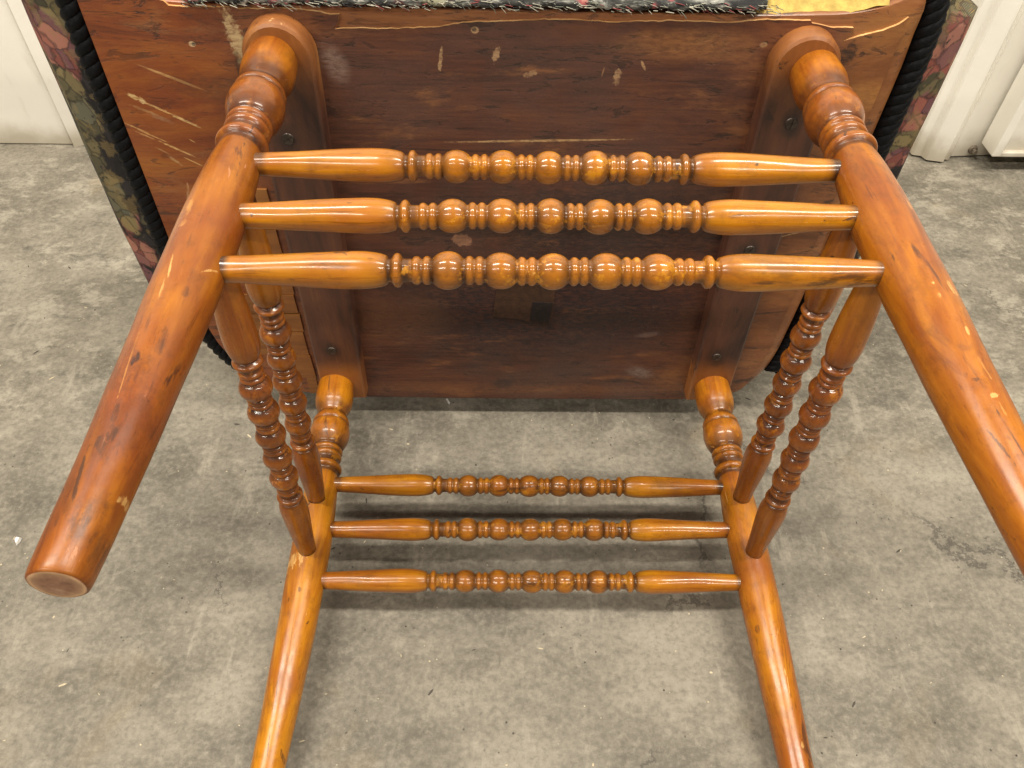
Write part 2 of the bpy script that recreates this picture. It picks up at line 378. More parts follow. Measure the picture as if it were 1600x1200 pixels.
# ---------------------------------------------------------------- mesh helpers
def link(name, bm, mats, parent=None, loc=None, smooth=True, sharp=None):
    me = bpy.data.meshes.new(name)
    bmesh.ops.recalc_face_normals(bm, faces=bm.faces)
    if smooth:
        for f in bm.faces: f.smooth = True
    if sharp is not None:
        for e in bm.edges:
            if len(e.link_faces) == 2 and e.calc_face_angle(0) > sharp: e.smooth = False
    bm.to_mesh(me); bm.free()
    for m in (mats if isinstance(mats, (list, tuple)) else [mats]): me.materials.append(m)
    o = bpy.data.objects.new(name, me); COL.objects.link(o)
    if parent is not None: o.parent = parent
    if loc is not None: o.location = loc
    return o
def tag(o, label=None, cat=None, group=None, kind=None):
    if label: o['label'] = label
    if cat: o['category'] = cat
    if group: o['group'] = group
    if kind: o['kind'] = kind
    return o
def box(bm, x0, x1, y0, y1, z0, z1, bev=0.0):
    vs_ = [bm.verts.new((x, y, z)) for x in (x0, x1) for y in (y0, y1) for z in (z0, z1)]
    q = [(0, 1, 3, 2), (4, 6, 7, 5), (0, 4, 5, 1), (2, 3, 7, 6), (0, 2, 6, 4), (1, 5, 7, 3)]
    fs = [bm.faces.new([vs_[i] for i in f]) for f in q]
    if bev:
        ed = list({e for f in fs for e in f.edges})
        bmesh.ops.bevel(bm, geom=ed, offset=bev, segments=2, affect='EDGES', profile=.5)
def smooth01(x): x = max(0., min(1., x)); return x * x * (3 - 2 * x)
def pchip(tab, s):
    """smooth monotone-ish interpolation of a (s, r) table"""
    if s <= tab[0][0]: return tab[0][1]
    for i in range(len(tab) - 1):
        if s <= tab[i + 1][0]:
            x0, y0 = tab[i]; x1, y1 = tab[i + 1]; h = x1 - x0; t = (s - x0) / h
            def slope(k):
                if k <= 0 or k >= len(tab) - 1: return 0.0
                d0 = (tab[k][1] - tab[k - 1][1]) / (tab[k][0] - tab[k - 1][0]); d1 = (tab[k + 1][1] - tab[k][1]) / (tab[k + 1][0] - tab[k][0])
                return 0.0 if d0 * d1 <= 0 else 2 * d0 * d1 / (d0 + d1)
            m0, m1 = slope(i) * h, slope(i + 1) * h
            return (2 * t**3 - 3 * t**2 + 1) * y0 + (t**3 - 2 * t**2 + t) * m0 + (-2 * t**3 + 3 * t**2) * y1 + (t**3 - t**2) * m1
    return tab[-1][1]
def ell(s, c, half, base, top):
    u = (s - c) / half
    return base + (top - base) * math.sqrt(max(0, 1 - u * u)) if abs(u) < 1 else 0.0

def lathe(S, rad, centre, turned, seg=40, seed=0, cap_end=False, wob=.00025, socket=0.0):
    """a turned part: S distances along local z, rad(s), centre(s) -> (x, y); attributes 'turned' and 'grime'"""
    bm = bmesh.new()
    R = [rad(s) for s in S]
    lt = bm.verts.layers.float.new('turned'); lg = bm.verts.layers.float.new('grime'); lr = bm.verts.layers.float.new('rim')
    rings = []
    n = len(S)
    for i, s in enumerate(S):
        cx_, cy_ = centre(s)
        j0 = i
        while j0 > 0 and S[i] - S[j0] < .005: j0 -= 1
        j1 = i
        while j1 < n - 1 and S[j1] - S[i] < .005: j1 += 1
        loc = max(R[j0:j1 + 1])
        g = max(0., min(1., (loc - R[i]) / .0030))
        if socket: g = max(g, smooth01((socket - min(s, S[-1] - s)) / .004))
        ring = []
        for k in range(seg):
            a = 2 * PI * k / seg
            w_ = 1 + (noise.noise(Vector((math.cos(a) * 1.3 + seed * 7.3, math.sin(a) * 1.3, s * 22))) * wob / max(R[i], .004)) * 2
            v = bm.verts.new((cx_ + R[i] * w_ * math.cos(a), cy_ + R[i] * w_ * math.sin(a), s))
            v[lt] = turned(s); v[lg] = g
            ring.append(v)
        rings.append(ring)
    for a, b in zip(rings, rings[1:]):
        for k in range(seg):
            bm.faces.new((a[k], a[(k + 1) % seg], b[(k + 1) % seg], b[k]))
    for end, cap in ((rings[0], False), (rings[-1], cap_end)):
        if not cap:
            bm.faces.new(end); continue
        c = sum((v.co for v in end), Vector()) / seg
        prev = end
        for q, rim in ((.93, 1.0), (.80, .35), (.5, 0), (.2, 0)):
            new = []
            for v in end:
                p = c + (v.co - c) * q
                p.z += .0006 * (1 - q) + .0006 * noise.noise(p * 160)
                nv = bm.verts.new(p); nv[lr] = rim; new.append(nv)
            for k in range(seg):
                f = bm.faces.new((prev[k], prev[(k + 1) % seg], new[(k + 1) % seg], new[k])); f.material_index = 1
            prev = new
        f = bm.faces.new(prev); f.material_index = 1
    return bm

def frame(p0, p1, up=Vector((0, 0, 1))):
    z = (p1 - p0).normalized(); x = up.cross(z)
    if x.length < 1e-3: x = Vector((1, 0, 0)).cross(z)
    x.normalize(); y = z.cross(x)
    return Matrix.Translation(p0) @ Matrix((x, y, z)).transposed().to_4x4()

# ---------------------------------------------------------------- floor and walls
MW = m_white()
bm = bmesh.new()
vs_ = [bm.verts.new(p) for p in ((-6, -5, 0), (6, -5, 0), (6, 4, 0), (-6, 4, 0))]; bm.faces.new(vs_)
tag(link('floor', bm, m_concrete(), smooth=False), kind='structure')

bm = bmesh.new(); box(bm, -3.0, 3.0, .72, .80, 0.002, 2.4)
tag(link('wall', bm, m_white('cream_wall_paint', (.78, .73, .64)), smooth=False), kind='structure')

bm = bmesh.new()
box(bm, -1.9, -.802, .612, .655, .001, 2.0, .002)
pan = tag(bpy.data.objects.new('wall_panel', None), 'flat cream white panel standing on the concrete floor beside the floral upholstery', 'panel')
COL.objects.link(pan); pan.location = (-1.2, .63, 0)
o = link('panel_face', bm, MW, pan, smooth=False); o.matrix_parent_inverse = Matrix.Translation((1.2, -.63, 0))
bm = bmesh.new()
pl = [(-.8, .6135), (-.7975, .606), (-.777, .617), (-.777, .655), (-.8, .655)]
lo = [bm.verts.new((x, y, .0)) for x, y in pl]; hi = [bm.verts.new((x, y, 2.0)) for x, y in pl]
bm.faces.new(lo); bm.faces.new(hi)
for i in range(len(pl)): bm.faces.new((lo[i], lo[(i + 1) % len(pl)], hi[(i + 1) % len(pl)], hi[i]))
o = link('edge_strip', bm, MW, pan, smooth=False); o.matrix_parent_inverse = Matrix.Translation((1.2, -.63, 0))

# door post at the right: a folded metal section, then a recessed jamb with one bolt
post = tag(bpy.data.objects.new('door_post', None), 'ribbed white painted metal door post with a bolt at its foot', 'door post')
COL.objects.link(post); post.location = (.74, .6, 0); PI_ = Matrix.Translation((-.74, -.6, 0))
def extrude_plan(pl, z0, z1, bev=.0):
    bm = bmesh.new()
    lo = [bm.verts.new((x, y, z0)) for x, y in pl]; hi = [bm.verts.new((x, y, z1)) for x, y in pl]
    bm.faces.new(lo); bm.faces.new(hi)
    for i in range(len(pl)): bm.faces.new((lo[i], lo[(i + 1) % len(pl)], hi[(i + 1) % len(pl)], hi[i]))
    if bev:
        ed = [e for e in bm.edges if abs(e.verts[0].co.z - e.verts[1].co.z) > .5]
        bmesh.ops.bevel(bm, geom=ed, offset=bev, segments=2, affect='EDGES')
    return bm
o = link('post_section', extrude_plan([(.7076, .612), (.7085, .606), (.7235, .6025), (.727, .5915), (.7315, .589), (.7555, .584), (.7585, .5855), (.760, .592), (.764, .5925), (.767, .590), (.770, .5935), (.778, .604), (.778, .70), (.7076, .70)], .004, 2.2, .0012), MW, post, smooth=False)
o.matrix_parent_inverse = PI_
o = link('jamb', extrude_plan([(.7785, .6045), (.90, .6150), (.90, .70), (.7785, .70)], .003, 2.2), MW, post, smooth=False); o.matrix_parent_inverse = PI_
MB = m_simple('rusty_bolt', (.30, .25, .19), .5, .6, 200, .4, .4)
bm = bmesh.new(); bmesh.ops.create_cone(bm, cap_ends=True, segments=14, radius1=.0085, radius2=.007, depth=.006)
bmesh.ops.create_cone(bm, cap_ends=True, segments=6, radius1=.0045, radius2=.004, depth=.008, matrix=Matrix.Translation((0, 0, .006)))
o = link('bolt', bm, MB, post, smooth=False); o.matrix_parent_inverse = PI_; o.location = (.8137, .6058, .016); o.rotation_euler = (PI / 2 , 0, .085)

leaf = tag(bpy.data.objects.new('door_leaf', None), 'white panelled door leaf held just above the floor with a dark gap under it', 'door')
COL.objects.link(leaf); leaf.location = (1.2, .58, .03); LI = Matrix.Translation((-1.2, -.58, -.03))
def leafpart(name, bm, m=MW):
    o = link(name, bm, m, leaf, smooth=False); o.matrix_parent_inverse = LI; return o
bm = bmesh.new(); box(bm, .829, 1.6, .568, .596, .0345, 2.0); leafpart('panel', bm)
bm = bmesh.new(); box(bm, .8186, .834, .556, .602, .0325, 2.0, .002); leafpart('stile', bm)
bm = bmesh.new(); box(bm, .8342, 1.6, .559, .600, .0305, .0395, .002); leafpart('bottom_rail', bm)

# ---------------------------------------------------------------- the chair
chair = tag(bpy.data.objects.new('upholstered_chair', None),
            'antique bobbin turned wooden chair tipped onto its back with worn underside and floral seat', 'chair')
COL.objects.link(chair)
MV = m_varnish(); ME = m_endgrain()
SCREWS = [(0.2154, 0.4204), (0.2144, 0.1280), (-0.2234, 0.1334), (0.2139, 0.2828), (-.2185, .40)]

OUT = [(-.366, .60), (-.3663, .5073), (-.3672, .44), (-.3682, .34), (-.3690, .26), (-.3685, .1913), (-.3660, .155), (-.3600, .121), (-.345, .088), (-.318, .060), (-.2834, .0394), (-.2415, .0315),
       (-.19, .0295), (-.10, .0283), (-.0179, .0277), (.08, .028), (.17, .0285), (.2072, .0295), (.2400, .0345), (.264, .0455), (.282, .0625), (.2925, .085), (.2975, .115), (.3000, .16), (.3020, .21), (.3035, .30),
       (.3053, .39), (.3068, .46), (.305, .50), (.298, .5285), (.285, .5180), (.2716, .5115), (.252, .5070), (.2379, .5050), (.1774, .5032), (.0961, .5030), (-.0253, .5052), (-.1655, .5057), (-.2969, .5073), (-.315, .512), (-.335, .53), (-.345, .60)]
OUT[0] = (-.362, .552); OUT[-1] = (-.346, .545)
def densify(pl, step=.006):
    out = []
    for i in range(len(pl)):
        a, b = Vector(pl[i]), Vector(pl[(i + 1) % len(pl)])
        k = max(1, int((b - a).length / step))
        for j in range(k): out.append(a + (b - a) * (j / k))
    # two passes of smoothing round the corners
    for _ in range(3): out = [(out[i - 1] + 2 * out[i] + out[(i + 1) % len(out)]) / 4 for i in range(len(out))]
    return out
def normals(pl):
    ns = []
    for i in range(len(pl)):
        d = (pl[(i + 1) % len(pl)] - pl[i - 1]).normalized(); ns.append(Vector((-d.y, d.x)))
    a = sum(pl[i].x * pl[(i + 1) % len(pl)].y - pl[(i + 1) % len(pl)].x * pl[i].y for i in range(len(pl)))
    return [n * (-1 if a > 0 else 1) for n in ns]      # outward
OUTD = densify(OUT); NRM = normals(OUTD)
def rimw(p): return .003 + .015 * smooth01((p.x - .262) / .03) * smooth01((.512 - p.y) / .03)
# board
VE_MARKS = [
 (-0.0721, 0.2777, .013, .010, .1, (.40, .19, .105), 1.0, .35, .10),      # chip of pale wood
 (-0.0864, 0.2751, .006, .004, .1, (.02, .01, .01), .9, .4, .3),
 (-0.0838, 0.2612, .008, .003, .1, (.02, .01, .01), .9, .4, .3),
 (-0.1720, 0.4588, .012, .020, -.35, (.30, .20, .16), .65, .35, .6),        # waxy smear
 (0.1351, 0.1452, .016, .005, -.2, (.42, .26, .21), .6, .25, .5),
 (0.1354, 0.0810, .018, .010, .3, (.33, .26, .22), .45, .45, .7),
 (0.0148, 0.1866, .19, .065, 0, (.022, .012, .015), 1.0, .40, .55),         # old dark stain, painted darker for the shade between the stretchers
 (0.0792, 0.2994, .15, .050, 0, (.018, .009, .010), .95, .40, .6),  # higher patch of the stain, stretcher shade painted in with it
 (0.1956, 0.1281, .045, .040, 0, (.06, .028, .018), .5, .5, .7),
 (0.1833, 0.0722, .030, .020, 0, (.26, .10, .03), .6, .5, .7),
 (-0.3464, 0.4270, .008, .0030, .43, (.62, .42, .18), .9, .6, .25), (-0.3421, 0.4236, .004, .0030, .43, (.70, .50, .24), .9, .6, .25), (-0.3338, 0.4190, .013, .0011, .43, (.58, .36, .14), .8, .5, .25),
 (-0.3236, 0.4131, .016, .0009, .44, (.62, .38, .15), .85, .5, .25), (-0.3104, 0.4054, .014, .0013, .46, (.66, .44, .19), .9, .5, .25), (-0.3029, 0.4006, .007, .0007, .46, (.62, .40, .16), .8, .5, .25),
 (-0.3433, 0.4153, .016, .0016, .43, (.40, .22, .09), .6, .7, .3), (-0.3319, 0.4082, .012, .0028, .43, (.34, .20, .11), .55, .7, .4),
 (-0.3560, 0.3980, .014, .0008, .5, (.62, .38, .15), .85, .4, .25), (-0.3435, 0.3900, .017, .0007, .5, (.66, .40, .15), .85, .4, .25), (-0.3274, 0.3780, .020, .0013, .52, (.68, .42, .16), .9, .4, .25), (-0.3153, 0.3643, .012, .0007, .55, (.66, .40, .15), .85, .4, .25),
 (-0.3501, 0.3905, .010, .0010, .5, (.56, .32, .12), .7, .6, .25), (-0.3328, 0.3661, .009, .0018, .8, (.46, .28, .12), .7, .7, .3), (-0.3398, 0.3752, .008, .0010, .6, (.46, .28, .12), .6, .6, .3), (-0.3106, 0.3860, .004, .0008, .6, (.6, .36, .14), .7, .5, .25),
 (-0.3738, 0.4950, .003, .008, -.3, (.62, .40, .16), .7, .2, .3),
 (-0.3092, 0.4447, .025, .0012, .42, (.60, .36, .14), .7, .2, .3),
 (-0.2695, 0.3992, .005, .0035, .0, (.74, .56, .34), .9, .3, .3),
 (-0.2728, 0.4350, .045, .012, .1, (.05, .02, .012), .5, .5, .5),
 (-0.2465, 0.4711, .006, .028, -.15, (.66, .50, .26), .75, .6, .3),
 (-0.2507, 0.4522, .004, .020, .0, (.03, .015, .01), .8, .5, .3),
 (-0.2846, 0.4738, .0035, .003, 0, (.70, .52, .30), .9, .1, .2), (-0.2835, 0.4738, .002, .002, 0, (.01, .006, .004), 1., .05, .2),
 (-0.0548, 0.4883, .0042, .0036, 0, (.52, .32, .16), .9, .1, .2), (-0.0553, 0.4888, .0026, .0024, 0, (.008, .005, .004), 1., .05, .2),
 (-0.0378, 0.4687, .0034, .008, .3, (.45, .27, .14), .75, .75, .25), (-0.0838, 0.4627, .0020, .013, .15, (.48, .30, .15), .75, .75, .25),
 (-0.0084, 0.4527, .007, .003, -.4, (.42, .24, .12), .75, .75, .25), (0.0638, 0.4509, .004, .008, .1, (.42, .25, .13), .75, .75, .25), (0.0844, 0.4612, .0015, .006, -.5, (.50, .30, .15), .8, .2, .3),
 (0.0024, 0.3902, .075, .0011, -.03, (.55, .34, .15), .7, .3, .25), (-0.0814, 0.3793, .05, .0010, .03, (.02, .01, .008), .8, .35, .3),
 (0.2516, 0.4727, .008, .014, .2, (.02, .01, .008), .9, .5, .25), (0.2632, 0.4729, .003, .003, 0, (.02, .01, .008), .9, .1, .2), (0.1811, 0.4813, .003, .0025, 0, (.01, .006, .004), 1., .1, .2), (0.1800, 0.4797, .004, .003, 0, (.50, .30, .15), .7, .2, .2),
 (0.2552, 0.2613, .040, .0010, -.25, (.02, .01, .008), .8, .3, .3), (0.2601, 0.2900, .018, .0012, -.35, (.62, .40, .18), .7, .3, .2), (0.2566, 0.1798, .030, .0012, -.15, (.02, .01, .008), .8, .3, .25),
 (0.2734, 0.4337, .035, .012, -.3, (.50, .23, .06), .5, .5, .5), (0.1210, 0.4789, .05, .012, 0, (.34, .15, .05), .5, .5, .6),
 (-0.0183, 0.0485, .20, .010, 0, (.22, .085, .035), .5, .5, .7), (-0.0301, 0.0580, .016, .010, 0, (.03, .015, .013), .75, .45, .5),
 (-0.1487, 0.1651, .05, .03, 0, (.22, .085, .03), .45, .5, .7),
]
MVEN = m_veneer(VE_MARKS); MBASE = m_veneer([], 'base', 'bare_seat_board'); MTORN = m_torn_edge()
bm = bmesh.new(); rings = []
for ins, y in ((1.0, .0022), (.55, .0030), (.20, .0065), (0., .0125), (0., .026)):
    ring = []
    for p, n in zip(OUTD, NRM):
        wd = rimw(p); q = p - n * wd * ins
        yy = .0022 + (y - .0022) * (.35 + .65 * smooth01((p.x - .25) / .04)) if y < .02 else y
        ring.append(bm.verts.new((q.x, yy, q.y)))
    rings.append(ring)
N = len(OUTD)
for a, b in zip(rings, rings[1:]):
    for k in range(N): bm.faces.new((a[k], a[(k + 1) % N], b[(k + 1) % N], b[k]))
bm.faces.new(rings[0]); bm.faces.new(rings[-1])
board = link('seat_board', bm, MBASE, chair, sharp=.6)

# the veneer that covers the board, torn along the front edge
TEAR = [(-0.2971, 0.5082), (-0.2941, 0.5039), (-0.2759, 0.5032), (-0.2418, 0.5037), (-0.2407, 0.5022), (-0.206, 0.5032), (-0.1916, 0.5024), (-0.1764, 0.5007), (-0.1686, 0.4988), (-0.1615, 0.4994), (-0.1633, 0.4944), (-0.1669, 0.4878), (-0.1479, 0.4886), (-0.1223, 0.4884), (-0.0823, 0.4905), (-0.072, 0.4927), (-0.0607, 0.4943), (-0.0251, 0.4958), (0.0104, 0.4978), (0.0283, 0.4971), (0.0569, 0.496), (0.0818, 0.4973), (0.1174, 0.4978), (0.1483, 0.4967), (0.1778, 0.4997), (0.2126, 0.4996), (0.2142, 0.4976), (0.2223, 0.4962), (0.2297, 0.4943), (0.2487, 0.4946), (0.2501, 0.489), (0.2441, 0.4837), (0.2526, 0.4864), (0.2615, 0.4891), (0.273, 0.4929), (0.2841, 0.4976), (0.2897, 0.5027)]
TEAR = [(-.3105, .5098)] + TEAR + [(.2868, .4992)]
inner = [p - n * (rimw(p) * .95) for p, n in zip(OUTD, NRM)]
# keep the part of the inset outline below the tear: from the right end of the tear round the seat to its left end
ri = min(range(N), key=lambda i: (inner[i] - Vector((.2888, .4950))).length)
le = min(range(N), key=lambda i: (inner[i] - Vector((-.314, .5078))).length)
path = []
i = ri
step = -1
while i != le:
    path.append(inner[i]); i = (i + step) % N
path.append(inner[le])
tear = []
for a, b in zip(TEAR, TEAR[1:]):
    a, b = Vector(a), Vector(b); k = max(1, int((b - a).length / .003))
    for j in range(k):
        p = a + (b - a) * (j / k)
        p.y += .0007 * noise.noise(Vector((p.x * 160, p.y * 160, 3.3))) + .0005 * noise.noise(Vector((p.x * 420, 1, 0)))
        tear.append(p)
tear.append(Vector(TEAR[-1]))
poly = tear + path
bm = bmesh.new()
fr = [bm.verts.new((p.x, 0.0, p.y)) for p in poly]; bk = [bm.verts.new((p.x, .0023, p.y)) for p in poly]
from mathutils.geometry import tessellate_polygon
for tri in tessellate_polygon([[Vector((p.x, p.y, 0)) for p in poly]]):
    try: bm.faces.new([fr[i] for i in tri])
    except ValueError: pass
for k in range(len(poly)):
    f = bm.faces.new((fr[k], fr[(k + 1) % len(poly)], bk[(k + 1) % len(poly)], bk[k]))
    if k < len(tear) - 1: f.material_index = 1
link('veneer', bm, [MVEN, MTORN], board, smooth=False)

# short cross pieces of veneer beside one runner, their joints open
MST = m_veneer([], 'base', 'orange_veneer_strip')
def strip_mat():
    t = NT('orange_cross_veneer'); co = t.coord()
    g1 = t.noise(t.map(co, (.06, 1, 1)), 230, 5, .62, .25); g2 = t.noise(t.map(co, (.3, 1, 1)), 28, 5, .65, .8)
    c = t.cramp(t.math('ADD', t.math('MULTIPLY', g2, .6), t.math('MULTIPLY', g1, .4)), [(.3, (.13, .042, .010)), (.5, (.24, .088, .018)), (.72, (.34, .15, .038))])
    fl = t.noise(t.map(co, (.5, 1, 1)), 90, 5, .66, .8)
    c = t.mix(t.math('MULTIPLY', t.ramp(fl, .64, .70), .8), c, (.04, .016, .01))
    t.set('Base Color', c); t.set('Roughness', .42); t.set('Coat Weight', .1)
    t.bump(g1, .3, .001); return t.m
MST = strip_mat()
ROWS = [0.3383, 0.3194, 0.2897, 0.268, 0.2368, 0.2036, 0.1762, 0.1473, 0.1094, 0.0689, 0.0391]
for a, b in zip(ROWS, ROWS[1:]):
    bm = bmesh.new()
    z1, z0 = a - .0009 * random.random() - .0005, b + .0009 * random.random()
    x0 = -.325 + .02 * random.random() + max(0, .075 - z0) * 1.1
    xr = -.2545 - .002 * random.random()
    pts = [(x0, z0), (xr, z0 + .0012 * random.uniform(-1, 1)), (xr + .001 * random.uniform(-1, 1), z1 + .0012 * random.uniform(-1, 1)), (x0, z1)]
    d = -.0016 - .0008 * random.random()
    f_ = [bm.verts.new((x, d + .0005 * random.uniform(-1, 1), z)) for x, z in pts]; g_ = [bm.verts.new((x, .001, z)) for x, z in pts]
    bm.faces.new(f_)
    for k in range(4): bm.faces.new((f_[k], f_[(k + 1) % 4], g_[(k + 1) % 4], g_[k]))
    link('veneer_strip', bm, MST, board, smooth=False)

# the remains of a paper label, browned by age, with one darker square
def label_piece(name, pts, y, col):
    bm = bmesh.new()
    f_ = [bm.verts.new((x, y, z)) for x, z in pts]; g_ = [bm.verts.new((x, -.00005, z)) for x, z in pts]
    bm.faces.new(f_)
    for k in range(len(pts)): bm.faces.new((f_[k], f_[(k + 1) % len(pts)], g_[(k + 1) % len(pts)], g_[k]))
    link(name, bm, m_simple(name, col, .6, .45, 140, .4), board, smooth=False)
label_piece('paper_label', [(-0.0366, 0.223), (-0.0415, 0.1723), (-0.0194, 0.1696), (0.0015, 0.1649), (0.0217, 0.1612), (0.0255, 0.1962), (0.0256, 0.2183)], -.0006, (.070, .030, .015))
label_piece('label_stamp', [(0.0018, 0.1949), (-0.0, 0.1669), (0.0209, 0.1632), (0.0243, 0.1933)], -.0010, (.014, .008, .009))

# the two runners the legs are socketed into
MRUN = m_runner()
def runner(xa, za, xb, zb, wa, wb, name='runner'):
    """from the rear (xa, za) to the front (xb, zb), rounded front end, a little crowned"""
    bm = bmesh.new(); pl = []
    d = Vector((xb - xa, zb - za)); d.normalize(); nr = Vector((d.y, -d.x))
    A, B = Vector((xa, za)), Vector((xb, zb))
    pl.append(A - nr * wa)
    pl += [A - nr * wa + (B - A) * k / 8 - nr * (wb - wa) * k / 8 for k in range(1, 8)]
    for k in range(15):
        t_ = PI * k / 14; pl.append(B - nr * wb * math.cos(t_) + d * wb * 1.05 * math.sin(t_))
    pl += [B + nr * wb - (B - A) * k / 8 + nr * (wa - wb) * k / 8 for k in range(1, 8)]
    pl.append(A + nr * wa)
    rr = []
    c = Vector(((xa + xb) / 2, (za + zb) / 2))
    nn = normals([Vector(p) for p in pl])
    for ins, y in ((0, -.0002), (0, -.0135), (.0012, -.0165), (.0035, -.0180)):
        rr.append([bm.verts.new(((p - n * ins).x, y, (p - n * ins).y)) for p, n in zip(pl, nn)])
    M = len(pl)
    for a, b in zip(rr, rr[1:]):
        for k in range(M): bm.faces.new((a[k], a[(k + 1) % M], b[(k + 1) % M], b[k]))
    bm.faces.new(rr[-1])
    return link(name, bm, MRUN, chair, sharp=.5)
run_l = runner(-.2215, .050, -.2125, .4695, .0262, .0290)
run_r = runner(.2190, .050, .2140, .4660, .0248, .0285)
MSCREW = m_simple('dull_screw', (.10, .078, .065), .45, .5, 300, .3, .7)
def screw(x, z, parent, rot):
    bm = bmesh.new()
    bmesh.ops.create_cone(bm, cap_ends=True, segments=20, radius1=.0058, radius2=.0050, depth=.0012)
    # slot: two half caps with a gap between them
    for s in (-1, 1):
        vs2 = [(s * .0008, -.0047, .0006), (s * .0047 * .35, -.0047, .0006), (s * .0049, -.0020, .0006), (s * .0049, .0020, .0006), (s * .0047 * .35, .0047, .0006), (s * .0008, .0047, .0006)]
        lo = [bm.verts.new(v) for v in vs2]; hi = [bm.verts.new((v[0], v[1], .0014)) for v in vs2]
        bm.faces.new(hi)
        for k in range(6): bm.faces.new((lo[k], lo[(k + 1) % 6], hi[(k + 1) % 6], hi[k]))
    o = link('screw', bm, MSCREW, parent, smooth=False)
    o.location = (x, -.0181, z); o.rotation_euler = (PI / 2, rot, 0)
for k, (x, z) in enumerate(SCREWS): screw(x, z, run_l if x < 0 else run_r, (.1, .8, .6, .5, 1.)[k])

# legs: turned at the seat, plain tapered shafts
LEGTAB = [(0, .0200), (.012, .0203), (.024, .0212), (.036, .0218), (.044, .0210), (.052, .0178), (.0575, .0160), (.0585, .0162), (.062, .0186), (.0668, .0206), (.0686, .0206), (.0694, .0187), (.0702, .0187), (.0710, .0207), (.075, .0217), (.081, .0223), (.087, .0216),
          (.094, .0190), (.0982, .0166), (.0992, .0151), (.1002, .0152), (.1012, .0168), (.1034, .0175), (.1054, .0168), (.1062, .0152), (.1070, .0152), (.1080, .0166), (.1102, .0172), (.1122, .0163), (.1134, .0148), (.1150, .0143), (.1185, .0143), (.1198, .0148), (.1204, .0172), (.1222, .0188), (.1245, .0191), (.1266, .0182), (.1280, .0158),
          (.1296, .0153), (.140, .0164), (.160, .0178), (.190, .0192), (.22, .0197), (.26, .0194), (.31, .0184), (.36, .0170), (.41, .0153), (.4535, .0142), (.4565, .0136), (.4572, .0128)]
LEGS = {'FL': ((-.13122, .02649, -.21697), (-.06184, -.04151, .19207), .955), 'FR': ((.23157, -.07586, .22262), (-.19704, .02037, .18587), .955),
        'RL': ((-.11973, .03451, -.22832), (-.06258, -.08518, -.20453), .985), 'RR': ((-.01559, .04282, .21926), (.00293, -.12027, -.20136), .985)}
SS = []
s = .006
while s < .1440: SS.append(s); s += .0008
while s < .4525: SS.append(s); s += .005
SS += [.4535, .4555, .4565, .4570, .4572]
def lc(n, s):
    a, b, _ = LEGS[n]
    x = a[0] * s * s + a[1] * s + a[2]; y = b[0] * s * s + b[1] * s + b[2]
    return x, y
def lw(n, s): x, y = lc(n, s); return Vector((x, -s, y + .279))
TINT = {'FL': (.84, .69, .95, .25), 'FR': (.97, .81, 1.0, .32), 'RL': (1.14, 1.10, .85, .5), 'RR': (1.14, 1.08, .85, .5)}
PALE, DARK, LIGHT = (.64, .37, .12), (.045, .018, .009), (.46, .20, .042)
